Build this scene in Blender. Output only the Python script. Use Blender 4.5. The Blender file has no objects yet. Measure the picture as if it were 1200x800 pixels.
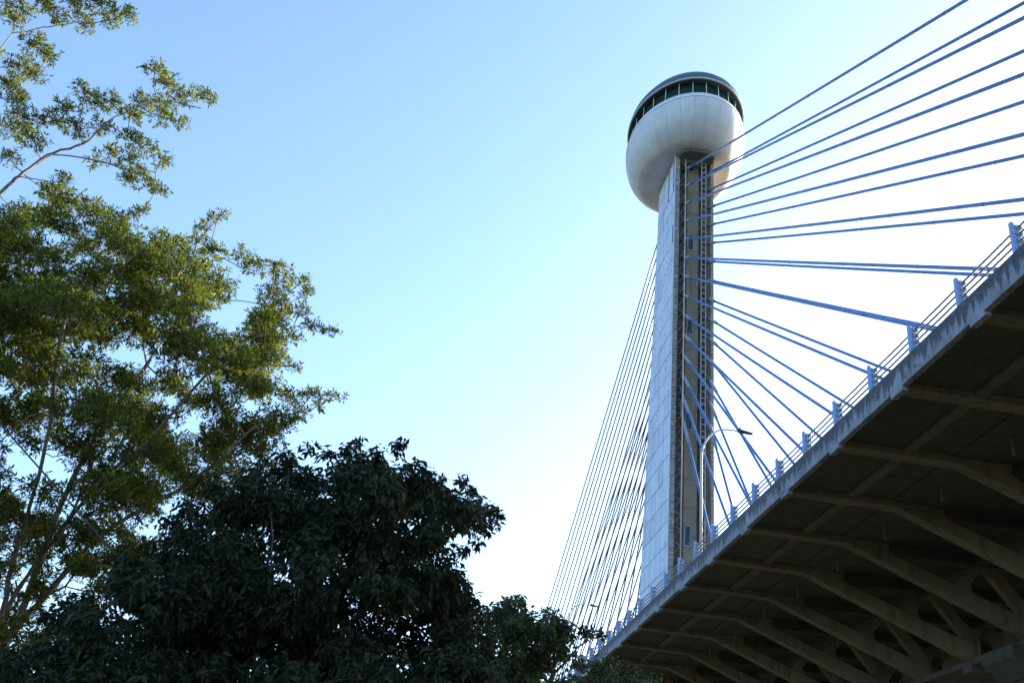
import bpy, math, random
import numpy as np
from mathutils import Vector, Matrix

# ------------------------------------------------------------------ camera, sky, sun, exposure
S = bpy.context.scene
COL = S.collection
EYE = 1.6                                   # camera height over the ground, metres
F_PX, YAW, PITCH, ROLL = 1220.25, 0.0904852, 0.4971362, 0.1033104
_fwd = Vector((math.sin(YAW)*math.cos(PITCH), math.cos(YAW)*math.cos(PITCH), math.sin(PITCH)))
_r0 = Vector((math.cos(YAW), -math.sin(YAW), 0)); _u0 = _r0.cross(_fwd)
_right = _r0*math.cos(ROLL) + _u0*math.sin(ROLL)
_up = -_r0*math.sin(ROLL) + _u0*math.cos(ROLL)
cam_d = bpy.data.cameras.new('camera'); cam = bpy.data.objects.new('camera', cam_d); COL.objects.link(cam)
cam_d.sensor_width = 36; cam_d.lens = 36*F_PX/1200; cam_d.clip_end = 20000; cam_d.clip_start = 0.1
cam.matrix_world = Matrix(((_right.x, _up.x, -_fwd.x, 0), (_right.y, _up.y, -_fwd.y, 0),
                           (_right.z, _up.z, -_fwd.z, EYE), (0, 0, 0, 1)))
S.camera = cam

SUN_AZ, SUN_EL = math.radians(57), math.radians(16.5)     # azimuth from the bridge axis (+Y) towards +X
W = bpy.data.worlds.new('World'); S.world = W; W.use_nodes = True
wn = W.node_tree.nodes; wl = W.node_tree.links
sky = wn.new('ShaderNodeTexSky'); sky.sky_type = 'NISHITA'; sky.sun_disc = False
sky.sun_elevation = SUN_EL; sky.sun_rotation = SUN_AZ
sky.air_density = 1.05; sky.dust_density = 1.8; sky.ozone_density = 3.3; sky.altitude = 70
wn['Background'].inputs['Strength'].default_value = 0.15
wl.new(sky.outputs[0], wn['Background'].inputs[0])
sun_d = bpy.data.lights.new('sun', 'SUN'); sun_d.energy = 5.0; sun_d.angle = math.radians(0.5); sun_d.color = (1, .88, .70)
sun = bpy.data.objects.new('sun', sun_d); COL.objects.link(sun)
_sd = Vector((math.sin(SUN_AZ)*math.cos(SUN_EL), math.cos(SUN_AZ)*math.cos(SUN_EL), math.sin(SUN_EL)))
sun.rotation_euler = _sd.to_track_quat('Z', 'Y').to_euler()
sun.location = (60, 80, 60)
S.view_settings.view_transform = 'Standard'; S.view_settings.look = 'None'
S.view_settings.gamma = 1; S.view_settings.use_curve_mapping = False
S.view_settings.exposure = 1.75
S.render.engine = 'CYCLES'
S.cycles.max_bounces = 8; S.cycles.transparent_max_bounces = 8

rnd = random.Random(7)
rng = np.random.default_rng(11)

# ------------------------------------------------------------------ helpers
def at(px, py, Y):
    """point at depth Y (metres along the bridge axis) seen at photo pixel (px,py) of the 1200x800 picture"""
    d = _fwd + _right*((px-600)/F_PX) - _up*((py-400)/F_PX)
    return Vector((d.x*Y/d.y, Y, d.z*Y/d.y + EYE))

def tag(o, label=None, cat=None, group=None, kind=None):
    if label: o['label'] = label
    if cat: o['category'] = cat
    if group: o['group'] = group
    if kind: o['kind'] = kind
    return o

def empty(name, loc):
    o = bpy.data.objects.new(name, None); COL.objects.link(o); o.location = loc
    o.empty_display_size = .3
    return o

class MB:
    """collects faces; build() links them as one mesh object"""
    def __init__(s): s.v = []; s.f = []
    def add(s, v, f):
        k = len(s.v); s.v += [tuple(p) for p in v]; s.f += [tuple(i+k for i in q) for q in f]; return s
    def box(s, x0, x1, y0, y1, z0, z1):
        return s.add([(x0,y0,z0),(x1,y0,z0),(x1,y1,z0),(x0,y1,z0),(x0,y0,z1),(x1,y0,z1),(x1,y1,z1),(x0,y1,z1)],
                     [(0,3,2,1),(4,5,6,7),(0,1,5,4),(1,2,6,5),(2,3,7,6),(3,0,4,7)])
    def prism(s, poly, axis, a, b):
        """poly: 2-D outline; axis 'X': (y,z), 'Y': (x,z), 'Z': (x,y); extruded from a to b"""
        def P(p, t):
            return {'X': (t, p[0], p[1]), 'Y': (p[0], t, p[1]), 'Z': (p[0], p[1], t)}[axis]
        n = len(poly)
        v = [P(p, a) for p in poly] + [P(p, b) for p in poly]
        f = [tuple(range(n)), tuple(range(2*n-1, n-1, -1))]
        f += [(i, i+n, (i+1) % n + n, (i+1) % n) for i in range(n)]
        return s.add(v, f)
    def tube(s, pts, rad, n=6, cap=True):
        pts = [Vector(p) for p in pts]
        if not hasattr(rad, '__len__'): rad = [rad]*len(pts)
        k = len(s.v); prev = None
        for i, p in enumerate(pts):
            t = (pts[min(i+1, len(pts)-1)] - pts[max(i-1, 0)]).normalized()
            if prev is None:
                a = t.orthogonal().normalized()
            else:
                a = prev - t*prev.dot(t)
                a = a.normalized() if a.length > 1e-6 else t.orthogonal().normalized()
            prev = a; b = t.cross(a)
            for j in range(n):
                w = 2*math.pi*j/n
                s.v.append(tuple(p + (a*math.cos(w) + b*math.sin(w))*rad[i]))
        for i in range(len(pts)-1):
            for j in range(n):
                q = k+i*n
                s.f.append((q+j, q+(j+1) % n, q+n+(j+1) % n, q+n+j))
        if cap:
            s.f.append(tuple(k+j for j in range(n-1, -1, -1)))
            e = k+(len(pts)-1)*n; s.f.append(tuple(e+j for j in range(n)))
        return s
    def mesh(s, name, mat, smooth=False):
        me = bpy.data.meshes.new(name); me.from_pydata(s.v, [], s.f)
        bm = None
        import bmesh
        bm = bmesh.new(); bm.from_mesh(me); bmesh.ops.recalc_face_normals(bm, faces=bm.faces); bm.to_mesh(me); bm.free()
        me.materials.append(mat)
        if smooth: me.polygons.foreach_set('use_smooth', [True]*len(me.polygons))
        return me
    def build(s, name, mat, parent=None, smooth=False, loc=None):
        return link(name, s.mesh(name, mat, smooth), parent, loc)

def link(name, me, parent=None, loc=None):
    o = bpy.data.objects.new(name, me); COL.objects.link(o)
    if loc is not None: o.location = loc
    if parent is not None:
        o.parent = parent
        # parents are unrotated: keep coordinates in world space
        p = Vector((0, 0, 0)); q = parent
        while q is not None: p += Vector(q.location); q = q.parent
        o.location = Vector(o.location) - p
    return o

def bevel(o, w, seg=2):
    m = o.modifiers.new('bevel', 'BEVEL'); m.width = w; m.segments = seg; m.limit_method = 'ANGLE'
    return o

# ------------------------------------------------------------------ materials
def new_mat(name):
    m = bpy.data.materials.new(name); m.use_nodes = True
    nt = m.node_tree
    return m, nt, nt.nodes['Principled BSDF']

def nd(nt, typ, **kw):
    n = nt.nodes.new(typ)
    for k, v in kw.items():
        if k in n.inputs: n.inputs[k].default_value = v
        else: setattr(n, k, v)
    return n

def mixc(nt, fac, a, b, mode='MIX'):
    n = nt.nodes.new('ShaderNodeMix'); n.data_type = 'RGBA'; n.blend_type = mode
    for i, x in ((0, fac), (6, a), (7, b)):
        if hasattr(x, 'is_output'): nt.links.new(x, n.inputs[i])
        elif i == 0: n.inputs[0].default_value = x
        else: n.inputs[i].default_value = (*x, 1)
    return n.outputs[2]

def ramp(nt, src, p0, p1, c0=0., c1=1.):
    n = nt.nodes.new('ShaderNodeMapRange'); n.clamp = True
    n.inputs[1].default_value = p0; n.inputs[2].default_value = p1; n.inputs[3].default_value = c0; n.inputs[4].default_value = c1
    nt.links.new(src, n.inputs[0]); return n.outputs[0]

def wpos(nt, scale):
    g = nt.nodes.new('ShaderNodeNewGeometry'); m = nt.nodes.new('ShaderNodeVectorMath'); m.operation = 'MULTIPLY'
    m.inputs[1].default_value = scale; nt.links.new(g.outputs['Position'], m.inputs[0]); return m.outputs[0]

def noise(nt, scale, detail=5, rough=.6, vec=(1, 1, 1)):
    n = nd(nt, 'ShaderNodeTexNoise', Scale=scale, Detail=detail, Roughness=rough)
    nt.links.new(wpos(nt, vec), n.inputs['Vector']); return n.outputs['Fac']

def concrete(name, base, dark, stain=.6, streak=.5, bump=.25, rough=.85, island=.0, objrand=.12, scale=1.):
    m, nt, b = new_mat(name)
    n1 = noise(nt, .45*scale, 6, .65); n2 = noise(nt, 3.5*scale, 7, .7)
    st = noise(nt, 1.0*scale, 6, .65, (2.2, 2.2, .16))
    c = mixc(nt, ramp(nt, n1, .35, .7, 0, stain), base, dark)
    c = mixc(nt, ramp(nt, st, .5, .68, 0, streak), c, tuple(x*.45 for x in dark))
    c = mixc(nt, ramp(nt, n2, .3, .75, .0, .35), c, tuple(min(1, x*1.18) for x in base))
    oi = nt.nodes.new('ShaderNodeObjectInfo')
    v = ramp(nt, oi.outputs['Random'], 0, 1, 1-objrand, 1+objrand*.6)
    h = nt.nodes.new('ShaderNodeHueSaturation'); nt.links.new(v, h.inputs['Value']); nt.links.new(c, h.inputs['Color'])
    nt.links.new(h.outputs[0], b.inputs['Base Color'])
    b.inputs['Roughness'].default_value = rough
    bp = nd(nt, 'ShaderNodeBump', Strength=bump, Distance=.03)
    n3 = noise(nt, 9*scale, 8, .7)
    nt.links.new(n3, bp.inputs['Height']); nt.links.new(bp.outputs[0], b.inputs['Normal'])
    return m

def paint(name, base, dirt=(.12, .11, .10), amount=.35, rough=.45, metal=0., scale=4., spec=.5):
    m, nt, b = new_mat(name)
    n = noise(nt, scale, 7, .7); n2 = noise(nt, scale*.22, 4, .6)
    c = mixc(nt, ramp(nt, n, .45, .75, 0, amount), base, dirt)
    c = mixc(nt, ramp(nt, n2, .35, .7, 0, .35), c, tuple(x*.75 for x in base))
    nt.links.new(c, b.inputs['Base Color'])
    nt.links.new(ramp(nt, n, .3, .7, rough*.8, min(1, rough*1.3)), b.inputs['Roughness'])
    b.inputs['Metallic'].default_value = metal
    b.inputs['Specular IOR Level'].default_value = spec
    return m

def leafmat(name, c1, c2, c3, trans=.45, rough=.5, spec=.35, tint=(1.3, 1.3, .5)):
    m, nt, b = new_mat(name)
    g = nt.nodes.new('ShaderNodeNewGeometry')
    cr = nt.nodes.new('ShaderNodeValToRGB')
    e = cr.color_ramp.elements
    e[0].position = 0; e[0].color = (*c1, 1); e[1].position = 1; e[1].color = (*c3, 1)
    k = e.new(.55); k.color = (*c2, 1)
    nt.links.new(g.outputs['Random Per Island'], cr.inputs[0])
    big = noise(nt, .55, 3, .5)
    col = mixc(nt, ramp(nt, big, .4, .65, 0, .35), cr.outputs[0], tuple(x*.62 for x in c2))
    nt.links.new(col, b.inputs['Base Color'])
    b.inputs['Roughness'].default_value = rough; b.inputs['Specular IOR Level'].default_value = spec
    t = nt.nodes.new('ShaderNodeBsdfTranslucent')
    tc = mixc(nt, 1.0, col, tint, 'MULTIPLY'); nt.links.new(tc, t.inputs[0])
    mx = nt.nodes.new('ShaderNodeMixShader'); mx.inputs[0].default_value = trans
    nt.links.new(b.outputs[0], mx.inputs[1]); nt.links.new(t.outputs[0], mx.inputs[2])
    nt.links.new(mx.outputs[0], nt.nodes['Material Output'].inputs[0])
    return m

M = {}
M['panel'] = concrete('skylit_panel_concrete', (.62, .71, .87), (.47, .53, .64), .6, .45, .2, objrand=.10)  # blue skylight on this face is put into the concrete's colour
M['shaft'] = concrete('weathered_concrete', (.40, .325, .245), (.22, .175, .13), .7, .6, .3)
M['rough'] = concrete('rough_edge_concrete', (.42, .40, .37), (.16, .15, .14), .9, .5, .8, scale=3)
M['dark_shaft'] = concrete('recess_shade_concrete', (.16, .145, .13), (.085, .075, .065), .7, .6, .3)  # shade of the channel and openings put into the colour
M['deck'] = concrete('shade_toned_deck_concrete', (.072, .064, .057), (.034, .03, .027), .7, .7, .35)  # darker copy of the rib concrete, shade of the gaps put into the colour
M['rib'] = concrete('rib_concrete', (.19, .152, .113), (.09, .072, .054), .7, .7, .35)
M['fascia'] = concrete('stained_fascia_concrete', (.175, .19, .225), (.05, .055, .07), .9, .9, .6, objrand=.18, scale=2.6)
def fascia_mat():
    m, nt, b = new_mat('stained_fascia_concrete')
    n1 = noise(nt, 1.1, 6, .7, (1, 1, .7)); n2 = noise(nt, 7, 7, .75); st = noise(nt, 2.6, 6, .7, (1, 1.5, .10)); bl = noise(nt, 3.2, 5, .65, (1, 1, 1))
    c = mixc(nt, ramp(nt, n1, .35, .65), (.27, .30, .36), (.15, .165, .20))
    # dark run-off crust that starts at the top edge and hangs down unevenly
    g = nt.nodes.new('ShaderNodeNewGeometry'); sp = nt.nodes.new('ShaderNodeSeparateXYZ'); nt.links.new(g.outputs['Position'], sp.inputs[0])
    d = nt.nodes.new('ShaderNodeMath'); d.operation = 'SUBTRACT'; d.inputs[0].default_value = ZC_TOP; nt.links.new(sp.outputs[2], d.inputs[1])
    ln = ramp(nt, st, .3, .7, .05, 1.0)
    q = nt.nodes.new('ShaderNodeMath'); q.operation = 'SUBTRACT'; nt.links.new(ln, q.inputs[0]); nt.links.new(d.outputs[0], q.inputs[1])
    c = mixc(nt, ramp(nt, q.outputs[0], -.06, .12, 0, .88), c, (.042, .05, .068))
    c = mixc(nt, ramp(nt, bl, .58, .68, 0, .8), c, (.035, .04, .055))
    c = mixc(nt, ramp(nt, n2, .55, .75, 0, .45), c, (.36, .38, .42))
    nt.links.new(c, b.inputs['Base Color']); b.inputs['Roughness'].default_value = .85
    bp = nd(nt, 'ShaderNodeBump', Strength=.5, Distance=.03); nt.links.new(n2, bp.inputs['Height']); nt.links.new(bp.outputs[0], b.inputs['Normal'])
    return m
ZC_TOP = 16.92+EYE
M['fascia'] = fascia_mat()
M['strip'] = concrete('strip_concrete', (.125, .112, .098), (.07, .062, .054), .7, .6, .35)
M['post'] = paint('pale_blue_post_paint', (.27, .40, .72), (.14, .15, .18), .5, .6, scale=9)
M['rail'] = paint('galvanised_rail', (.24, .24, .26), (.12, .09, .07), .5, .45, metal=.6, scale=6)
M['cable'] = paint('blue_cable_sheath', (.045, .14, .38), (.04, .08, .18), .3, .35, scale=1.3)
M['back_cable'] = paint('navy_cable_sheath', (.035, .075, .20), (.05, .06, .10), .3, .4, scale=1.3)
M['sleeve'] = paint('grey_blue_sleeve', (.28, .34, .45), (.14, .14, .15), .5, .5, scale=5)
M['steel'] = paint('grey_steel', (.50, .50, .50), (.22, .17, .13), .5, .5, metal=.2, scale=7)
M['lamp'] = paint('pale_lamp_paint', (.62, .63, .64), (.3, .3, .3), .3, .5, scale=7)
M['black'] = paint('dark_lamp_housing', (.05, .05, .055), (.03, .03, .03), .3, .5)
M['bowl'] = concrete('white_shell', (.63, .65, .67), (.47, .48, .48), .7, .15, .10, rough=.55, objrand=.07, scale=.9)
M['band'] = paint('white_parapet', (.70, .71, .72), (.45, .45, .45), .35, .55, scale=2)
M['roof'] = paint('blue_grey_roof', (.065, .125, .155), (.05, .07, .09), .35, .45, scale=2)
M['white'] = paint('white_mullion', (.75, .75, .75), (.4, .4, .4), .2, .5)
M['bark'] = concrete('pale_bark', (.25, .195, .145), (.12, .095, .07), .7, .5, .8, scale=6)
M['dbark'] = concrete('dark_bark', (.10, .085, .065), (.05, .045, .035), .7, .5, .8, scale=6)
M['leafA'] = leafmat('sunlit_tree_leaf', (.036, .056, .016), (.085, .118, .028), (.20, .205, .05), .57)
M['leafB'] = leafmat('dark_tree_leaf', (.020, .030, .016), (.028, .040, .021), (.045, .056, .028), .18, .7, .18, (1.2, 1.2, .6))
M['leafC'] = leafmat('small_tree_leaf', (.032, .048, .022), (.05, .07, .03), (.09, .105, .035), .35)
M['asphalt'] = paint('asphalt', (.05, .05, .052), (.035, .035, .035), .4, .9, scale=5)
M['wire'] = paint('black_wire', (.03, .03, .03), (.02, .02, .02), .2, .6)
M['wood'] = concrete('pole_wood', (.16, .12, .085), (.08, .06, .045), .6, .5, .5, scale=5)

m, nt, b = new_mat('tinted_glass'); M['glass'] = m
b.inputs['Base Color'].default_value = (.02, .05, .045, 1); b.inputs['Roughness'].default_value = .08
b.inputs['Specular IOR Level'].default_value = .6
m, nt, b = new_mat('grassy_ground'); M['ground'] = m
g1 = noise(nt, .12, 6, .65); g2 = noise(nt, 2.5, 6, .7)
c = mixc(nt, ramp(nt, g1, .4, .62), (.035, .05, .018), (.085, .07, .048)); c = mixc(nt, ramp(nt, g2, .3, .8, 0, .5), c, (.05, .055, .026))
nt.links.new(c, b.inputs['Base Color']); b.inputs['Roughness'].default_value = .95

# ------------------------------------------------------------------ ground
tag(MB().add([(-3000, -3000, 0), (3000, -3000, 0), (3000, 3000, 0), (-3000, 3000, 0)], [(0, 1, 2, 3)]).build('ground', M['ground']), kind='structure')

# ------------------------------------------------------------------ bridge deck
XE, XF = 15.40, 43.64            # the two outer faces of the deck
XC = (XE+XF)/2
ZC = 16.92+EYE                   # top of the edge beam
Y0, Y1 = -58.0, 292.0
ZS = ZC-.60                      # slab soffit
deck = empty('bridge_deck', (XC, 100, 0))
tag(deck, 'wide concrete bridge deck with ribbed and strutted dark underside', 'bridge')
# slab and kerbs
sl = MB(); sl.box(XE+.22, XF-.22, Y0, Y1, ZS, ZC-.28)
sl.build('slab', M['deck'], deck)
for sgn, x in ((1, XE), (-1, XF)):
    a, c2 = sorted((x+sgn*2.45, x+sgn*2.62))
    MB().box(a, c2, Y0, Y1, ZC-.276, ZC+.45).build('barrier', M['deck'], deck)
MB().box(XC-1.9, XC+1.9, Y0, 97.8, ZC-.276, ZC-.02).build('median', M['deck'], deck)
MB().box(XC-1.9, XC+1.9, 110.6, Y1, ZC-.276, ZC-.02).build('median', M['deck'], deck)
for x0, x1 in ((XE+2.64, XC-1.92), (XC+1.92, XF-2.64)):
    tag(MB().box(x0, x1, Y0+.01, Y1-.01, ZC-.276, ZC-.2).build('road', M['asphalt']), kind='structure')

# edge panels between the posts (stained fascia), one per bay
YP0 = 21.90
nb0, nb1 = int((Y0-YP0)/3)+1, int((Y1-YP0)/3)
pan = MB(); pan.box(0, .22, .012, 2.988, -.87, 0)
pme = pan.mesh('edge_panel', M['fascia'])
for n in range(nb0, nb1):
    o = link('edge_panel', pme, deck, (XE, YP0+3*n, ZC)); bevel(o, .012, 1)
o = MB().box(XF-.22, XF, Y0, Y1, ZC-.87, ZC).build('far_edge_beam', M['fascia'], deck)

# ribs: cross beam under the slab, with diagonals and webs going down to the bottom chord
XK, ZK = 20.2, 15.98+EYE          # kink where the rib turns down
XN, ZN = 28.65, 12.75+EYE         # bottom node
YR0 = 23.59+.35
W2 = .30
ZB = ZC-1.02
def mirror(poly): return [(2*XC-x, z) for x, z in poly]
half = [(XE+.21, ZB+.14), (XK, ZK), (XK+2.0, ZK-.02), (XK+2.0, ZS), (XE+.21, ZS)]
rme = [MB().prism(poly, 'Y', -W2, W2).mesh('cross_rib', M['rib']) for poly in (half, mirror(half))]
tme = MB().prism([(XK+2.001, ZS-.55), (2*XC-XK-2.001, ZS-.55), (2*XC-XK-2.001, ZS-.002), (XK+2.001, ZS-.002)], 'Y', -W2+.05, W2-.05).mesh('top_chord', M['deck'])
def beam(p, q, t, w):
    """bar in the cross-section plane from p to q, thickness t, along-bridge width w"""
    d = Vector((q[0]-p[0], q[1]-p[1])).normalized(); n = Vector((-d.y, d.x))*t/2
    return [(p[0]+n.x, p[1]+n.y), (q[0]+n.x, q[1]+n.y), (q[0]-n.x, q[1]-n.y), (p[0]-n.x, p[1]-n.y)]
dg = [(XK-.02, ZK+.002), (XK+1.9, ZK+.0), (XK+2.0, ZS-.42), (XK+2.3, ZS-.62), (XN+.35, ZN+.62), (XN+.35, ZN-.10), (XN-.2, ZN-.02)]
# strut with flared foot where it leaves the diagonal
foot = [(24.75, 14.62+EYE-.02), (25.25, 14.78+EYE), (25.55, 15.05+EYE), (26.30, ZS-.5), (26.85, ZS-.5), (25.98, 14.90+EYE), (26.05, 14.58+EYE), (26.45, 14.05+EYE)]
webp = [(26.60, ZS-.5), (27.30, ZS-.5), (28.85, 14.05+EYE), (29.15, 13.65+EYE), (29.0, ZN+.2), (28.2, ZN+.35), (28.35, 13.55+EYE), (28.2, 13.85+EYE)]
dme, fme, wme = [], [], []
for poly_f in (lambda p: p, mirror):
    dme.append(MB().prism(poly_f(dg), 'Y', -W2+.02, W2-.02).mesh('diagonal_strut', M['rib']))
    fme.append(MB().prism(poly_f(foot), 'Y', -.18, .18).mesh('web_strut', M['rib']))
    wme.append(MB().prism(poly_f(webp), 'Y', -.2, .2).mesh('web_strut', M['rib']))
pil = MB().box(-.006, .208, -.40, .40, -1.02, -.60).mesh('fascia_bracket', M['fascia'])
for k in range(-16, 54):
    y = YR0+5*k
    for i in (0, 1):
        r = link('cross_rib', rme[i], deck, (0, y, 0)); bevel(r, .03, 1)
        if i == 0: link('top_chord', tme, r, (0, y, 0))
        for nm, me in (('diagonal_strut', dme[i]), ('web_strut', fme[i]), ('web_strut', wme[i])):
            o = link(nm, me, r, (0, y, 0)); bevel(o, .03, 1)
    o = link('fascia_bracket', pil, deck, (XE, y, ZC)); bevel(o, .012, 1)
# soffit planks between the ribs: three strips of cast slab stepped a few centimetres
for k in range(-1, 20):
    y = YR0+5*k
    for (x0, x1, dz) in ((XE+.24, 17.9, .07), (17.93, 18.36, .16), (18.39, 19.9, .05), (19.93, 22.1, .10)):
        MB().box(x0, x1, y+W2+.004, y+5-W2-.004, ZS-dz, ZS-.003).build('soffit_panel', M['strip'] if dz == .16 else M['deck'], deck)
# drain stubs under the slab
for k in range(0, 14):
    y = YR0+5*k+2.5
    MB().tube([(20.9, y, ZS-.09), (20.9, y, ZS-.75)], .07, 8).build('drain_pipe', M['rib'], deck)
ch = MB(); ch.box(XN-.25, 2*XC-XN+.25, Y0, Y1, ZN-.28, ZN-.02)
ch.build('bottom_chord', M['deck'], deck)
for k in range(-6, 20):
    y = YR0+5*k
    o = MB().box(XN-.32, XN+.5, y-.42, y+.42, ZN-.62, ZN-.02).build('node_block', M['deck'], deck); bevel(o, .04, 1)
# top longitudinal beams above the webs
for x in (26.7, 2*XC-26.7):
    MB().box(x-.45, x+.45, Y0, Y1, ZS-.52, ZS-.001).build('longitudinal_beam', M['deck'], deck)

# piers
def pier(y, label):
    r = empty('bridge_pier', (XC, y, 0)); tag(r, label, 'pier')
    MB().prism([(XC-1.6, .0), (XC+1.6, .0), (XC+1.6, ZN-1.3), (XC-1.6, ZN-1.3)], 'Y', y-1.0, y+1.0).build('pier_shaft', M['deck'], r)
    o = MB().prism([(XC-1.7, ZN-1.9), (XC+1.7, ZN-1.9), (XC+2.6, ZN-1.15), (XC+2.6, ZN-.63), (XC-2.6, ZN-.63), (XC-2.6, ZN-1.15)], 'Y', y-1.3, y+1.3).build('pier_cap', M['deck'], r)
    bevel(o, .05, 1); return r
pier(YR0+5*4, 'concrete pier with flared cap under the strutted bridge deck')
pier(YR0+5*38, 'distant concrete pier carrying the deck beyond the tall pylon')

# ------------------------------------------------------------------ railing
rail = empty('bridge_railing', (XE, 100, ZC))
tag(rail, 'blue posted metal railing along the stained deck edge with four bars', 'railing')
pm = MB()
pm.prism([(-.06, -.1), (.05, -.1), (.05, 1.0), (.02, 1.03), (-.06, 1.03)], 'Y', -.065, .065)       # outer plate (x,z)
pm.box(.05, .22, -.02, .02, -.1, .98)
post_me = pm.mesh('post', M['post'])
HR = (.22, .45, .67, .89)
cl = MB()
for h in HR:
    cl.box(.09, .27, -.07, .07, h-.055, h+.055); cl.tube([(.04, 0, h+.03), (.33, 0, h+.03)], .018, 6)
clamp_me = cl.mesh('rail_clamp', M['steel'])
for n in range(nb0, nb1):
    p = link('post', post_me, rail, (XE+.1, YP0+3*n, ZC)); bevel(p, .012, 1)
    link('rail_clamp', clamp_me, p, (XE+.1, YP0+3*n, ZC))
for h in HR:
    pts = []
    for n in range(nb0, nb1):
        y = YP0+3*n; pts.append((XE+.28, y, ZC+h)); pts.append((XE+.28, y+1.5, ZC+h-.008))
    MB().tube(pts, .036, 6).build('rail', M['rail'], rail, smooth=True)

# ------------------------------------------------------------------ pylon
PX0, PX1, PYF = 26.65, 31.40, 98.5
def pyb(z):  # back edge of the pylon at world height z
    zr = z-EYE
    return 105.9 + max(0, (86-zr))*.070
ZT = 87.0+EYE
py = empty('bridge_pylon', (XC, 103.5, 0))
tag(py, 'tall tapering concrete bridge pylon topped by a white oval lookout pod', 'tower')
def side(x0, x1, front=0.):
    return MB().prism([(PYF+front, 0), (pyb(0), 0), (pyb(ZT), ZT), (PYF+front, ZT)], 'X', x0, x1)
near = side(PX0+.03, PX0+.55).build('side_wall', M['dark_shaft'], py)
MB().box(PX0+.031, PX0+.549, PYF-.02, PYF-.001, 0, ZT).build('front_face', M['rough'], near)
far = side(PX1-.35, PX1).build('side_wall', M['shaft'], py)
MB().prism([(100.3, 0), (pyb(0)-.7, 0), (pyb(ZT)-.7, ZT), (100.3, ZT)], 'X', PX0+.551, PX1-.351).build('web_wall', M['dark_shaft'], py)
# lift shaft front standing in the channel
MB().box(28.52, 29.95, 99.75, 100.299, 0, ZT-.5).build('lift_shaft_wall', M['shaft'], py)
for z in np.arange(21, 86, 3.1):
    MB().box(28.50, 29.97, 99.735, 99.80, z, z+.05).build('pour_joint', M['dark_shaft'], py)
for zr in (82.6, 71.0, 59.6, 47.9, 35.0):
    z = zr+EYE
    fr = MB()
    for a in ((28.62, 28.68, z-1.05, z+1.05), (29.28, 29.34, z-1.05, z+1.05), (28.62, 29.34, z+1.0, z+1.06), (28.55, 29.4, z-1.12, z-1.02)):
        fr.box(a[0], a[1], 99.66, 99.752, a[2], a[3])
    w = fr.build('window', M['steel'], py)
    MB().box(28.68, 29.28, 99.70, 99.748, z-1.0, z+1.0).build('pane', M['glass'], w)
# formwork panels on the outer near face: rows of cast panels with open joints
rows = np.arange(18.0, ZT, 2.45)
for i, z0 in enumerate(rows):
    z1 = min(z0+2.45, ZT); ycol = [PYF+.42]
    while ycol[-1]+2.3 < pyb(z0)-.6: ycol.append(ycol[-1]+2.3)
    for j, ya in enumerate(ycol):
        last = j == len(ycol)-1
        yb0 = pyb(z0) if last else ya+2.3; yb1 = pyb(z1) if last else ya+2.3
        if z1 > ZT-15 and rnd.random() < .22 and not last: ya += .5
        g = .042; pr = rnd.uniform(-.016, .014)
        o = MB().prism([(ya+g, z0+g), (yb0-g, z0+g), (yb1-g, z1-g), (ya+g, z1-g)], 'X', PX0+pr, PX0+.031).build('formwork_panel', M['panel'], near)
th_ = MB()
for i, z0 in enumerate(rows):
    for t in (.35, 1.2, 2.05):
        yy = PYF+1.0
        while yy < pyb(z0+t)-.4:
            if rnd.random() < (.4 if z0 > 48 else .07): th_.box(PX0-.02, PX0+.01, yy-.05, yy+.05, z0+t-.09, z0+t+.09)
            yy += rnd.uniform(.8, 1.5)
tag(th_.build('tie_hole', M['dark_shaft'], near), kind='stuff')
# smooth pale corner strip and the ragged front edge of the near wall
for i, z0 in enumerate(rows):
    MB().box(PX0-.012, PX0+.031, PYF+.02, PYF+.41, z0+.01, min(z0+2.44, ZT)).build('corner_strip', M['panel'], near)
rg = MB()
z = 19.0
while z < ZT-.3:
    h = rnd.uniform(.16, .5); d = rnd.uniform(.03, .2)
    rg.box(PX0+.05+rnd.uniform(0, .1), PX0+.3+rnd.uniform(0, .25), PYF-d, PYF+.02, z, z+h*rnd.uniform(.5, .95)); z += h
e = rg.build('ragged_edge', M['rough'], near); e['kind'] = 'stuff'
rg = MB(); z = 19.0
while z < ZT-.3:
    h = rnd.uniform(.16, .6); d = rnd.uniform(.02, .12)
    rg.box(PX1-.33, PX1-.04-rnd.uniform(0, .15), PYF-d, PYF+.02, z, z+h*rnd.uniform(.5, .95)); z += h
e = rg.build('ragged_edge', M['rough'], far); e['kind'] = 'stuff'
# pipe with zig-zag brackets, and the ladder
XP = 27.86
pp = MB().tube([(XP, 98.25, 18.5), (XP, 98.25, 85.6)], .075, 8).build('service_pipe', M['steel'], py, smooth=True)
z = 19.0; zz = MB(); s = 0
while z < 84.5:
    a = (XP, 98.25, z); b2 = (PX0+.62, 99.3, z+.8); c3 = (XP, 98.25, z+1.6)
    zz.tube([a, b2], .03, 4); zz.tube([b2, c3], .03, 4); zz.tube([b2, (b2[0], 100.3, b2[2])], .03, 4); z += 1.6
zz.build('zigzag_bracket', M['steel'], pp)
lad = empty('service_ladder', (30.2, 98.4, 18.5)); lad.parent = py; lad.location = Vector((30.2, 98.4, 18.5)) - Vector(py.location)
for dx in (-.26, .26):
    MB().tube([(30.16+dx, 98.4, 18.5), (30.16+dx, 98.4, 86.0)], .055, 6).build('ladder_rail', M['steel'], lad)
rg_me = MB().box(-.26, .26, -.035, .035, -.04, .04).mesh('rung', M['steel'])
for z in np.arange(19.0, 86, .78):
    link('rung', rg_me, lad, (30.16, 98.4, z))
lb = MB()
for z in np.arange(20.0, 86, 3.9): lb.box(29.96, 30.36, 98.44, 100.3, z, z+.06)
lb.build('ladder_bracket', M['steel'], lad)
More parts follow.
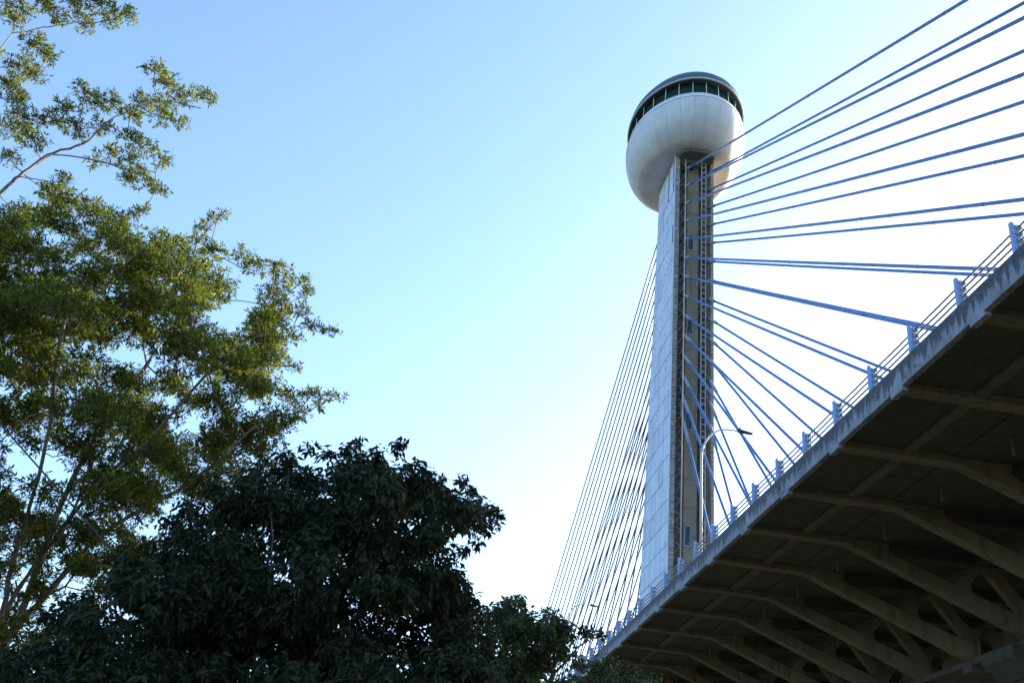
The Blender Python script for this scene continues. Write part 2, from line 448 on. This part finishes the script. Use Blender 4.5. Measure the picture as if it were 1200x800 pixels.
# footing
o = MB().prism([(PX0-2.2, 0), (PX1+2.2, 0), (PX1+2.2, 2.2), (PX1+1.0, 3.0), (PX0-1.0, 3.0), (PX0-2.2, 2.2)], 'Y', PYF-2.5, pyb(0)+2.5).build('footing', M['shaft'], py)

# lookout pod: elliptical in plan, longer along the bridge
CX, CY, EL = 29.02, 103.26, 1.42
pod = empty('lookout_pod', (CX, CY, 82.8+EYE)); pod.parent = py; pod.location = Vector((CX, CY, 82.8+EYE)) - Vector(py.location)
def lathe(prof, n=72, closed=True):
    b = MB(); k = len(prof)
    for i in range(n):
        w = 2*math.pi*i/n
        for r, z in prof: b.v.append((CX+r*math.cos(w), CY+r*EL*math.sin(w), z+EYE))
    for i in range(n):
        j = (i+1) % n
        for t in range(k if closed else k-1):
            u = (t+1) % k
            b.f.append((i*k+t, j*k+t, j*k+u, i*k+u))
    return b
def spline(pts, n=5):
    out = []
    P = [pts[0]]+pts+[pts[-1]]
    for i in range(1, len(P)-2):
        for t in np.linspace(0, 1, n, endpoint=False):
            o = []
            for c in (0, 1):
                p0, p1, p2, p3 = (P[i+q][c] for q in (-1, 0, 1, 2))
                o.append(.5*((2*p1)+(-p0+p2)*t+(2*p0-5*p1+4*p2-p3)*t*t+(-p0+3*p1-3*p2+p3)*t**3))
            out.append(tuple(o))
    return out+[pts[-1]]
R, zb, zw, rbm = 7.3, 82.8, 88.49, 4.83
bp_ = spline([(2.2, zb-.02), (rbm, zb), (rbm+(R-rbm)*.45, zb+.12*(zw-zb)), (rbm+(R-rbm)*.8, zb+.36*(zw-zb)), (rbm+(R-rbm)*.96, zb+.62*(zw-zb)), (R, zb+.8*(zw-zb)), (R*.997, zw-.75)])
bowl = lathe([(r_-.05, z_+.03) for r_, z_ in bp_]+[(R-.35, zw-.75), (rbm, zb+.6), (2.2, zb+.5)]).build('bowl', M['dark_shaft'], pod, smooth=True)
NG = 28
for i in range(NG):       # shell of gore panels with fine open seams
    g = MB(); k = len(bp_); NS = 4
    for j in range(NS+1):
        w = 2*math.pi*(i + .004 + .992*j/NS)/NG
        for q_, (r_, z_) in enumerate(bp_): g.v.append((CX+r_*math.cos(w), CY+r_*EL*math.sin(w), z_+EYE))
    for j in range(NS):
        for t in range(k-1): g.f.append((j*k+t, (j+1)*k+t, (j+1)*k+t+1, j*k+t+1))
    link('shell_panel', g.mesh('shell_panel', M['bowl'], True), bowl)
band = lathe([(R*.997+.03, zw-.71), (R*.975+.02, zw), (R*.975-.22, zw), (R*.99-.25, zw-.71)]).build('parapet_band', M['band'], pod)
lathe([(2, zw-.9), (R-.3, zw-.9), (R-.3, zw-.8), (2, zw-.8)]).build('pod_floor', M['shaft'], pod)
gl = lathe([(R*.91, zw-.79), (R*.87, 91.1), (R*.87-.04, 91.1), (R*.91-.04, zw-.79)], 60).build('glazing', M['glass'], pod)
mul = []
nm = 26
for i in range(nm):
    w = 2*math.pi*(i+.5)/nm
    c, s = math.cos(w), math.sin(w)
    MB().tube([(CX+R*.93*c, CY+R*.93*EL*s, zw-.78+EYE), (CX+R*.915*c, CY+R*.915*EL*s, 91.05+EYE)], .045, 6).build('mullion', M['white'], gl)
rf = lathe([(R*.80, 91.1), (7.10, 90.80), (7.18, 90.86), (7.16, 91.3), (6.98, 91.95), (6.5, 92.7), (5.2, 93.5), (2.0, 94.0), (2.0, 93.3), (R*.8, 91.5)]).build('roof', M['roof'], pod, smooth=False)
lathe([(7.08, 90.76), (7.21, 90.78), (7.22, 90.88), (7.15, 90.88)]).build('roof_rim', M['white'], rf)
MB().tube([(26.6, 96.6, 92.0+EYE), (26.6, 96.6, 93.5+EYE)], .05, 6).build('antenna', M['black'], rf)
MB().tube([(27.4, 96.2, 92.0+EYE), (27.4, 96.2, 93.3+EYE)], .04, 6).build('antenna', M['black'], rf)
opening_block = MB().prism([(27.2, 97.2), (28.0, 96.7), (30.3, 96.7), (31.1, 97.2), (31.3, 98.45), (27.0, 98.45)], 'Z', zb-.5+EYE, zb+.1+EYE)
opening_block.build('dark_opening_block', M['dark_shaft'], pod)  # dark solid block in place of the shadowed opening under the pod

# ------------------------------------------------------------------ stay cables
def stay(x, yd, zt, fwd, k, row):
    """one stay in the plane X=x from the pylon channel to the deck median at yd"""
    r = empty('stay_cable', (x, yd, ZC-.02))
    A = Vector((x, yd, ZC-.02)); B = Vector((x, 98.8 if fwd else pyb(zt)-.3, zt))
    d = (B-A).normalized()
    B2 = A + d*((100.28-A.y)/d.y) if fwd else A + d*(((pyb(zt)-.68)-A.y)/d.y)
    rad = .12 if fwd else .092
    sag = (B2-A).length*.0008
    sh = MB().tube([A+(B2-A)*(t/10) - Vector((0, 0, sag*4*(t/10)*(1-t/10))) for t in range(11)], rad, 10).build('sheath', M['cable'] if fwd else M['back_cable'], r, smooth=True)
    E1 = A + d*((97.0-A.y)/d.y) if fwd else A + d*((pyb(zt)+.9-A.y)/d.y)
    q = E1 - d*.9 if abs(d.z) > .6 else E1
    MB().tube([B2, q], rad*1.45, 10).build('anchor_sleeve', M['sleeve'], r, smooth=True)
    MB().tube([A, A+d*2.2], rad*1.5, 10).build('deck_sleeve', M['sleeve'], r, smooth=True)
    # joint collars of the sheath
    L = (B2-A).length; s = 11.5
    while s < L-6:
        q0 = Vector((0, 0, sag*4*(s/L)*(1-s/L)))
        MB().tube([A+d*s-q0, A+d*(s+.12)-q0], rad*1.08, 10).build('collar', M['cable'], r); s += 11.5
    return r
ORD = ['topmost', 'second', 'third', 'fourth', 'fifth', 'sixth', 'seventh', 'eighth', 'ninth', 'tenth', 'eleventh', 'twelfth', 'thirteenth', 'lowest']
BORD = ORD[:13] + ['fourteenth', 'fifteenth', 'sixteenth', 'seventeenth', 'lowest']
for k in range(14):
    pos = ORD[k] + (' from the top' if 0 < k < 13 else '')
    zt = 81.1 - 2.585*k + EYE; yd = -17.9 + 7.56*k
    for x, row in ((28.10, 'pipe side'), (31.02, 'ladder side')):
        c = stay(x, yd, zt, True, k, row)
        tag(c, 'blue front stay cable of the %s row, %s' % (row, pos), 'cable', 'front stay cables')
for k in range(18):
    pos = BORD[k] + (' from the top' if 0 < k < 17 else '')
    for x, row, z0, y0 in ((28.10, 'panelled wall', 81.6, 259.0), (30.90, 'plain wall', 71.5, 249.0)):
        if row == 'plain wall' and k > 15: continue
        c = stay(x, y0 - 8.4*k, z0 - 2.02*k + EYE, False, k, row)
        tag(c, 'back stay cable of the %s side row, %s' % (row, pos), 'cable', 'back stay cables')

# ------------------------------------------------------------------ street lamps on the deck
def lamp(y, label):
    x = 18.15
    r = empty('street_lamp', (x, y, ZC-.2)); tag(r, label, 'street lamp', 'street lamps along the deck')
    zt = 28.62+EYE
    pts = [(x, y, ZC-.2), (x, y, zt-2.6)]
    rad = [.10, .075]
    for i in range(1, 9):
        w = math.pi/2*i/8
        pts.append((x+1.7*(1-math.cos(w)), y, zt-2.6+2.3*math.sin(w))); rad.append(.07-.002*i)
    pts.append((x+2.5, y, zt-.28)); rad.append(.05)
    MB().tube(pts, rad, 8).build('pole', M['lamp'], r, smooth=True)
    h = MB().prism([(x+2.35, zt-.24), (x+2.55, zt-.18), (x+3.35, zt-.33), (x+3.4, zt-.38), (x+2.5, zt-.36)], 'Y', y-.16, y+.16)
    o = h.build('lamp_head', M['black'], r); bevel(o, .03, 2)
    MB().tube([(x+2.55, y, zt-.2), (x+2.55, y, zt-.04)], .07, 8).build('photocell', M['black'], r)
    MB().box(x-.2, x+.2, y-.2, y+.2, ZC-.2, ZC-.14).build('base_plate', M['lamp'], r)
lamp(59.5, 'pale curved street lamp standing in front of the pylon ladder')
lamp(106.0, 'pale curved street lamp in front of the back stay cables')

# ------------------------------------------------------------------ trees
def tubes_mesh(name, mat, polylines, parent):
    b = MB()
    for pts, rad, n in polylines: b.tube(pts, rad, n, cap=False)
    return b.build(name, mat, parent, smooth=True)

def leaves_mesh(name, mat, C, D, L, Wd, fold, parent, curl=.0):
    """C base points, D unit directions, L lengths, Wd widths; each leaf a folded blade of four triangles"""
    n = len(C)
    up = rng.normal(size=(n, 3))*.55 + np.array([0, 0, 1.])
    s = np.cross(D, up); s /= np.linalg.norm(s, axis=1)[:, None]+1e-9
    nn = np.cross(s, D)
    L = L[:, None]; Wd = Wd[:, None]
    mid = C + D*L*.5; tip = C + D*L - nn*L*curl
    v = np.empty((n, 5, 3))
    v[:, 0] = C; v[:, 1] = mid + s*Wd*.5 + nn*Wd*fold; v[:, 2] = tip; v[:, 3] = mid - s*Wd*.5 + nn*Wd*fold; v[:, 4] = mid
    base = (np.arange(n)*5)[:, None]
    tri = np.concatenate([base+np.array([[0, 1, 4]]), base+np.array([[1, 2, 4]]), base+np.array([[2, 3, 4]]), base+np.array([[3, 0, 4]])], 1).reshape(-1, 3)
    me = bpy.data.meshes.new(name)
    me.vertices.add(n*5); me.vertices.foreach_set('co', v.reshape(-1))
    m = len(tri); me.loops.add(m*3); me.loops.foreach_set('vertex_index', tri.reshape(-1).astype(np.int32))
    me.polygons.add(m); me.polygons.foreach_set('loop_start', np.arange(0, m*3, 3, dtype=np.int32))
    me.polygons.foreach_set('loop_total', np.full(m, 3, dtype=np.int32))
    me.update(); me.validate(); me.materials.append(mat)
    return link(name, me, parent)

def inside(poly, x, y):
    c = False; n = len(poly)
    for i in range(n):
        (x1, y1), (x2, y2) = poly[i], poly[(i+1) % n]
        if (y1 > y) != (y2 > y) and x < (x2-x1)*(y-y1)/(y2-y1)+x1: c = not c
    return c

def make_tree(name, label, cat, base, limbs, clumps, leaf, bark, leafmat_, r_trunk, group=None):
    """limbs: polylines (list of Vectors) of the main wood; clumps: (centre, rx, rz); leaf: dict of leaf settings"""
    root = empty(name, base); tag(root, label, cat, group)
    nodes = []; par = []; wood = []
    for lb in limbs:
        # smooth the limb and add it to the skeleton
        P = [np.array(p) for p in lb]
        pts = []
        for i in range(len(P)-1):
            p0 = P[max(i-1, 0)]; p1 = P[i]; p2 = P[i+1]; p3 = P[min(i+2, len(P)-1)]
            for t in np.linspace(0, 1, 5, endpoint=False):
                pts.append(.5*((2*p1)+(-p0+p2)*t+(2*p0-5*p1+4*p2-p3)*t*t+(-p0+3*p1-3*p2+p3)*t**3))
        pts.append(P[-1])
        if nodes:
            dd = [np.sum((nodes[i]-pts[0])**2) for i in range(len(nodes))]; k = int(np.argmin(dd))
        else: k = -1
        for p in pts:
            nodes.append(p + rng.normal(size=3)*.015); par.append(k); k = len(nodes)-1
    n_main = len(nodes)
    b0 = np.array(base)
    order = sorted(range(len(clumps)), key=lambda i: min(np.sum((nodes[j]-np.array(clumps[i][0]))**2) for j in range(0, n_main, 3)))
    ends = []
    for i in order:
        c = np.array(clumps[i][0]); N = np.array(nodes); v = c-N
        dist = np.linalg.norm(v, axis=1)
        pen = dist + .9*np.maximum(0, -v[:, 2]) + .12*np.linalg.norm(N-b0, axis=1)
        pen[:2] += 3
        k = int(np.argmin(pen)); a = nodes[k]; ln = dist[k]
        m = max(2, int(ln/.45)); bow = rng.normal(size=3)*.07*ln + np.array([0, 0, -.06*ln])
        for t in np.linspace(0, 1, m+1)[1:]:
            nodes.append(a+(c-a)*t + bow*math.sin(math.pi*t) + rng.normal(size=3)*.02); par.append(k); k = len(nodes)-1
        ends.append(k)
    w = np.zeros(len(nodes))
    for k in ends: w[k] += 1
    for k in range(len(nodes)-1, -1, -1):
        if par[k] >= 0: w[par[k]] += max(w[k], .0)
    w = np.maximum(w, .5)
    wmax = w.max(); rad = r_trunk*(w/wmax)**.55
    rad = np.maximum(rad, leaf.get('rmin', .012))
    main, small = [], []
    child = {}
    for k, p in enumerate(par): child.setdefault(p, []).append(k)
    def chain(k):
        pl = [k]
        while True:
            ch = child.get(pl[-1], [])
            if not ch: break
            pl.append(max(ch, key=lambda q: w[q]))
        return pl
    used = set(); stack = [k for k, p in enumerate(par) if p == -1]
    while stack:
        k = stack.pop()
        pl = chain(k)
        head = [par[k]] if par[k] >= 0 else []
        pts = [nodes[q] for q in head+pl]; rr = [rad[q] for q in pl]
        rr = ([min(rad[par[k]], rr[0]*1.15)] if head else []) + rr
        if len(pts) > 1: (main if max(rr) > r_trunk*.22 else small).append((pts, rr, 8 if max(rr) > r_trunk*.22 else 5))
        for q in pl:
            for ch in child.get(q, []):
                if ch not in pl: stack.append(ch)
    # twigs and leaves
    C, D, Ls = [], [], []
    for (c, rx, rz) in clumps:
        c = np.array(c); nw = max(6, int(leaf['whorls']*(rx/leaf['rref'])**2))
        u = rng.normal(size=(nw, 3)); u /= np.linalg.norm(u, axis=1)[:, None]
        rr_ = rng.random(nw)**.45
        q = c + u*rr_[:, None]*np.array([rx, rx, rz])
        q[:, 2] += .12*rx - .25*rz*(np.linalg.norm(u[:, :2], axis=1)*rr_)**2
        tw = q-(c-np.array([0, 0, rz*.7])); tw /= np.linalg.norm(tw, axis=1)[:, None]+1e-9
        for i in range(nw):
            if rng.random() < leaf['twig']:
                small.append(([c+(rng.normal(size=3)*.04), (c+q[i])/2+rng.normal(size=3)*.03, q[i]], [leaf.get('rmin', .012)*.8, leaf.get('rmin', .012)*.6, .004], 3))
        nl = leaf['per']
        t1 = np.cross(tw, rng.normal(size=(nw, 3))); t1 /= np.linalg.norm(t1, axis=1)[:, None]+1e-9
        t2 = np.cross(tw, t1)
        for j in range(nl):
            a = 2*math.pi*(j+rng.random(nw)*.7)/nl
            dirs = tw*leaf['fwd'] + (t1*np.cos(a)[:, None]+t2*np.sin(a)[:, None]) + rng.normal(size=(nw, 3))*.25
            dirs[:, 2] -= leaf['droop']
            dirs /= np.linalg.norm(dirs, axis=1)[:, None]
            C.append(q + tw*(rng.random((nw, 1))-.6)*leaf['len']*1.1); D.append(dirs); Ls.append(leaf['len']*(.6+.65*rng.random(nw)))
    C = np.concatenate(C); D = np.concatenate(D); Ls = np.concatenate(Ls)
    tubes_mesh('trunk', bark, main, root)
    tubes_mesh('branches', bark, small, root)['kind'] = 'stuff'
    leaves_mesh('crown', leafmat_, C, D, Ls, Ls*leaf['ratio']*(.8+.4*rng.random(len(Ls))), .12, root, leaf.get('curl', .05))
    print(name, 'clumps', len(clumps), 'leaves', len(C))
    return root

def fill(poly, n, Y, sY, r0, r1, flat, holes=()):
    x0 = min(p[0] for p in poly); x1 = max(p[0] for p in poly); y0 = min(p[1] for p in poly); y1 = max(p[1] for p in poly)
    out = []; k = 0
    while len(out) < n and k < n*60:
        k += 1
        x = rnd.uniform(x0, x1); y = rnd.uniform(y0, y1)
        if not inside(poly, x, y): continue
        if any(((x-h[0])/h[2])**2+((y-h[1])/h[3])**2 < 1 for h in holes): continue
        r = rnd.uniform(r0, r1)
        out.append((at(x, y, Y+max(-1.8*sY, min(1.8*sY, rnd.gauss(0, sY)))), r, r*flat))
    return out

# --- large sunlit tree at the left
YA = 24.0
baseA = at(-70, 980, YA); baseA.z = 0
def A(px, py, dy=0): return at(px, py, YA+dy)
forkA = A(-5, 775)
limbsA = [[Vector((baseA.x, YA, -.2)), A(-40, 900), forkA, A(18, 735)],
          [A(18, 735), A(50, 650), A(85, 560, .4), A(135, 480, .8), A(195, 395, 1.2), A(240, 330, 1.5)],
          [A(18, 735), A(60, 690), A(115, 630, -.4), A(165, 597, -.8), A(230, 560, -1.2), A(300, 500, -1.5), A(345, 470, -1.6)],
          [forkA, A(10, 680, -.6), A(32, 600, -1.0), A(58, 500, -1.5), A(70, 400, -2), A(100, 300, -2.2)],
          [forkA, A(20, 690, .8), A(80, 610, 1.6), A(110, 540, 2.4), A(170, 470, 3)],
          [A(50, 650), A(120, 560, -1), A(170, 520, -1.6), A(260, 420, -2), A(330, 380, -2.2)],
          [forkA, A(-60, 640, .3), A(-95, 470, .2), A(-60, 300, -.2), A(0, 228, -.5), A(22, 207, -.6), A(55, 182, -.7), A(98, 168, -.8), A(135, 138, -.9), A(185, 119, -1), A(235, 126, -1)],
          [A(22, 207, -.6), A(62, 183, -.5), A(110, 189, -.4), A(155, 200, -.3), A(182, 212, -.3)],
          [A(-60, 300, -.2), A(-70, 180, .2), A(-25, 90, .4), A(13, 40, .5), A(22, -10, .6), A(40, -70, .6)],
          [A(13, 40, .5), A(45, 33, .4), A(75, 29, .3), A(108, 18, .3), A(140, 12, .3)],
          [A(-95, 470, .2), A(-170, 350, .8), A(-210, 180, 1.2)]]
polyA = [(-260, 250), (-120, 235), (0, 248), (68, 218), (95, 243), (128, 258), (170, 282), (215, 300), (262, 312), (318, 330), (345, 352), (340, 400), (325, 440), (345, 470), (318, 500), (285, 540), (262, 565), (215, 590), (170, 600), (120, 585), (60, 575), (0, 600), (-260, 600)]
holesA = [(60, 545, 38, 26), (20, 560, 25, 25), (95, 235, 10, 8), (285, 350, 10, 8)]
cA = fill(polyA, 400, YA, 2.2, .32, .56, .55, holesA) + fill(polyA, 70, YA, 2.2, .7, 1.0, .6)
expl = [(20, 8, .4), (52, 5, .4), (88, 6, .42), (118, 6, .42), (146, 15, .34), (128, 24, .3), (100, 28, .3), (66, 18, .3), (16, 22, .35), (40, 52, .42), (58, 66, .3), (24, 78, .45), (10, 100, .45), (42, 88, .3), (-20, 60, .5), (-40, 110, .6), (-30, 10, .6), (10, -25, .6), (70, -30, .6), (-80, 40, .8), (-100, 150, .8), (-160, 80, .8), (-190, 200, .8), (-130, 300, .8),
        (182, 83, .34), (197, 98, .36), (215, 112, .36), (236, 108, .28), (246, 118, .22), (190, 122, .36), (165, 118, .34), (210, 142, .26), (188, 138, .3), (152, 135, .34), (130, 120, .36), (98, 108, .3), (112, 122, .36), (78, 128, .36), (62, 142, .36), (30, 138, .42), (8, 150, .45), (20, 118, .4), (90, 150, .34), (40, 165, .34), (12, 185, .3), (118, 150, .3), (150, 160, .34), (168, 172, .36), (188, 188, .28), (150, 188, .34), (128, 182, .3), (112, 190, .24), (150, 210, .3), (176, 218, .3), (188, 225, .2), (162, 202, .3),
        (75, 214, .3), (60, 226, .36), (100, 238, .36), (120, 252, .36), (140, 258, .3), (160, 250, .22), (168, 246, .18), (238, 268, .24), (252, 258, .2), (262, 250, .14), (230, 285, .34), (200, 285, .36), (250, 295, .36), (284, 300, .3), (300, 312, .36), (322, 310, .26), (334, 325, .34), (352, 330, .24), (360, 345, .22), (352, 365, .28), (365, 382, .24), (384, 387, .2), (394, 388, .13), (340, 395, .3), (330, 425, .26), (345, 430, .2), (338, 465, .34), (362, 462, .26), (382, 462, .22), (398, 466, .16), (372, 476, .2), (350, 482, .28), (330, 500, .3), (345, 492, .2), (300, 530, .34), (280, 555, .36), (310, 545, .28), (245, 575, .36)]
cA += [(A(x, y, rnd.gauss(-.4 if y < 230 else 0, .6)), r*1.12, r*.68) for x, y, r in expl]
cA += fill([(-30, 600), (70, 585), (150, 610), (150, 690), (70, 660), (60, 760), (-30, 790)], 46, YA-1.2, .7, .26, .4, .6, [(55, 715, 18, 16), (110, 640, 10, 8)])
# shaded lower foliage round the fork
polyA2 = [(-200, 600), (0, 590), (60, 610), (110, 625), (170, 630), (200, 640), (190, 720), (120, 700), (70, 660), (-20, 640), (-40, 820), (-200, 820)]
cA += fill(polyA2, 185, YA+1.0, 1.6, .3, .5, .6, [(62, 690, 22, 14), (150, 690, 14, 10)])
cA += fill([(-60, 640), (60, 640), (130, 680), (140, 790), (-60, 800)], 36, YA+2.4, .8, .28, .42, .6, [(60, 715, 22, 14)])
leafA = dict(whorls=58, rref=.45, per=8, fwd=.8, droop=.12, len=.138, ratio=.27, twig=.16, rmin=.013)
make_tree('tall_tree', 'tall spreading tree with sunlit feathery foliage and pale limbs', 'tree', (baseA.x, YA, 0), limbsA, cA, leafA, M['bark'], M['leafA'], .22)

# --- dark tree in the shade of the bridge
YB = 12.5
def B(px, py, dy=0): return at(px, py, YB+dy)
bB = B(360, 1150); bB.z = 0
limbsB = [[Vector((bB.x, YB, -.2)), B(355, 1000), B(350, 880), B(345, 800)],
          [B(350, 880), B(300, 780, .5), B(240, 690, .8), B(220, 640, 1)],
          [B(345, 800), B(370, 700, .3), B(390, 610, .4), B(400, 560, .4)],
          [B(345, 800), B(430, 710, -.4), B(490, 630, -.6), B(540, 600, -.6)],
          [B(350, 880), B(450, 800, .6), B(520, 720, .8)],
          [B(350, 880), B(230, 820, -.5), B(130, 760, -.8), B(70, 740, -.8)],
          [B(345, 800), B(320, 700, -1.0), B(320, 620, -1.2)]]
polyB = [(60, 740), (130, 690), (180, 650), (215, 612), (255, 585), (300, 560), (345, 545), (395, 545), (440, 548), (478, 560), (520, 575), (552, 597), (548, 625), (520, 645), (500, 660), (522, 685), (545, 705), (560, 740), (575, 800), (590, 900), (500, 1000), (250, 1000), (40, 900), (-60, 840), (-40, 790), (10, 765)]
cB = fill(polyB, 460, YB, 1.0, .24, .40, .75)
explB = [(338, 535, .13), (362, 523, .1), (410, 527, .14), (420, 517, .07), (462, 524, .11), (470, 518, .06), (488, 545, .12), (505, 560, .15), (540, 560, .08), (552, 572, .1), (572, 592, .1), (582, 598, .1), (585, 610, .08), (570, 618, .14), (555, 635, .12), (540, 645, .12), (522, 655, .1), (530, 670, .1), (545, 678, .1), (560, 705, .1), (566, 716, .08), (290, 560, .16), (255, 575, .16), (200, 612, .16), (222, 598, .14), (300, 545, .1), (385, 535, .14), (440, 535, .16), (520, 580, .18), (540, 600, .2), (270, 600, .25), (60, 720, .2), (90, 705, .2), (150, 660, .2), (500, 730, .3), (530, 745, .3), (515, 770, .32), (480, 755, .32), (545, 775, .3), (500, 700, .28), (470, 720, .3), (555, 755, .25)]
cB += [(B(x, y, rnd.gauss(0, .35)), r, r*.75) for x, y, r in explB]
leafB = dict(whorls=60, rref=.32, per=7, fwd=.4, droop=.75, len=.108, ratio=.36, twig=.12, rmin=.008, curl=.12)
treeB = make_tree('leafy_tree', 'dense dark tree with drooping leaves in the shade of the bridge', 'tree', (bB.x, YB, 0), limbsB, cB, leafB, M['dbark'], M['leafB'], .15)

# --- smaller tree beneath the back stays
YD = 19.0
def Dp(px, py, dy=0): return at(px, py, YD+dy)
bD = Dp(610, 1080); bD.z = 0
limbsD = [[Vector((bD.x, YD, -.2)), Dp(612, 950), Dp(612, 860)],
          [Dp(612, 860), Dp(605, 790), Dp(602, 730), Dp(604, 705)],
          [Dp(612, 860), Dp(650, 790, -.3), Dp(690, 745, -.5)],
          [Dp(612, 860), Dp(570, 790, .4), Dp(540, 740, .6)]]
polyD = [(530, 730), (570, 735), (585, 712), (603, 705), (618, 728), (650, 735), (672, 750), (660, 790), (700, 820), (690, 900), (540, 900), (520, 800)]
cD = fill(polyD, 130, YD, .9, .25, .42, .7, [(590, 780, 9, 7)])
explD = [(605, 700, .14), (595, 706, .14), (612, 710, .14), (580, 715, .16), (575, 722, .16), (618, 722, .14), (645, 722, .16), (640, 715, .1), (655, 730, .16), (668, 735, .18), (685, 738, .16), (698, 740, .12), (706, 742, .08), (640, 745, .2), (625, 740, .2), (650, 760, .22), (668, 768, .16), (680, 775, .14), (690, 742, .14), (560, 728, .2)]
cD += [(Dp(x, y, rnd.gauss(0, .3)), r, r*.75) for x, y, r in explD]
leafD = dict(whorls=42, rref=.32, per=6, fwd=.4, droop=.5, len=.13, ratio=.38, twig=.12, rmin=.01)
make_tree('small_tree', 'smaller leafy tree growing below the back stay cables', 'tree', (bD.x, YD, 0), limbsD, cD, leafD, M['dbark'], M['leafC'], .13)

# --- rounded bush tree against the deck edge
YE = 16.0
def Ep(px, py, dy=0): return at(px, py, YE+dy)
bE = Ep(700, 1100); bE.z = 0
limbsE = [[Vector((bE.x, YE, -.2)), Ep(702, 980), Ep(705, 880)], [Ep(705, 880), Ep(715, 820), Ep(718, 790)], [Ep(705, 880), Ep(680, 840, .3), Ep(660, 810, .3)], [Ep(705, 880), Ep(750, 840, -.3), Ep(765, 815, -.3)]]
polyE = [(650, 800), (690, 785), (705, 775), (722, 772), (738, 785), (745, 800), (765, 808), (790, 830), (780, 920), (650, 920)]
cE = fill(polyE, 46, YE, .6, .2, .34, .75)
cE += [(Ep(x, y, 0), r, r*.75) for x, y, r in ((715, 770, .12), (728, 778, .12), (700, 778, .14), (742, 795, .1), (772, 798, .07), (690, 780, .16), (672, 778, .14))]
leafE = dict(whorls=34, rref=.3, per=6, fwd=.4, droop=.55, len=.10, ratio=.38, twig=.1, rmin=.008)
make_tree('bushy_tree', 'low rounded bushy tree in front of the deck edge', 'tree', (bE.x, YE, 0), limbsE, cE, leafE, M['dbark'], M['leafC'], .1)

# --- unseen trees added beyond the deck to shade its underside (dark tree copies)
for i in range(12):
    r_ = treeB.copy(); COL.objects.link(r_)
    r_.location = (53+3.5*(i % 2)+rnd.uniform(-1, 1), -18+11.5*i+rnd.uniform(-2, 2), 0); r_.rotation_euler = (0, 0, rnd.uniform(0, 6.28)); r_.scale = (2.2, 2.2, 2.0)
    tag(r_, 'added unseen tree beyond the deck that shades its underside', 'tree', 'added shade trees beyond the bridge')
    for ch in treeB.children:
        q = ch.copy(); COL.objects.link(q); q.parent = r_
# ------------------------------------------------------------------ guy wire and its pole
w1, w2 = at(0, 496, 15.5), at(166, 684, 15.5)
d = (w2-w1)
top = w1 - d*1.45; foot_ = w2 + d*((.0-w2.z)/d.z)
pole = empty('utility_pole', (top.x, top.y, 0)); tag(pole, 'weathered wooden pole holding the dark guy wire', 'pole')
MB().tube([(top.x-.12, top.y, -.3), (top.x-.12, top.y, top.z+1.2)], [.17, .12], 10).build('shaft', M['wood'], pole, smooth=True)
MB().box(top.x-.9, top.x+.66, top.y-.19, top.y-.07, top.z+.6, top.z+.72).build('crossarm', M['wood'], pole)
gw = MB().tube([top, w1, w2, foot_], .014, 6).build('guy_wire', M['wire'])
tag(gw, 'thin dark guy wire slanting down across the pale limbs', 'wire')
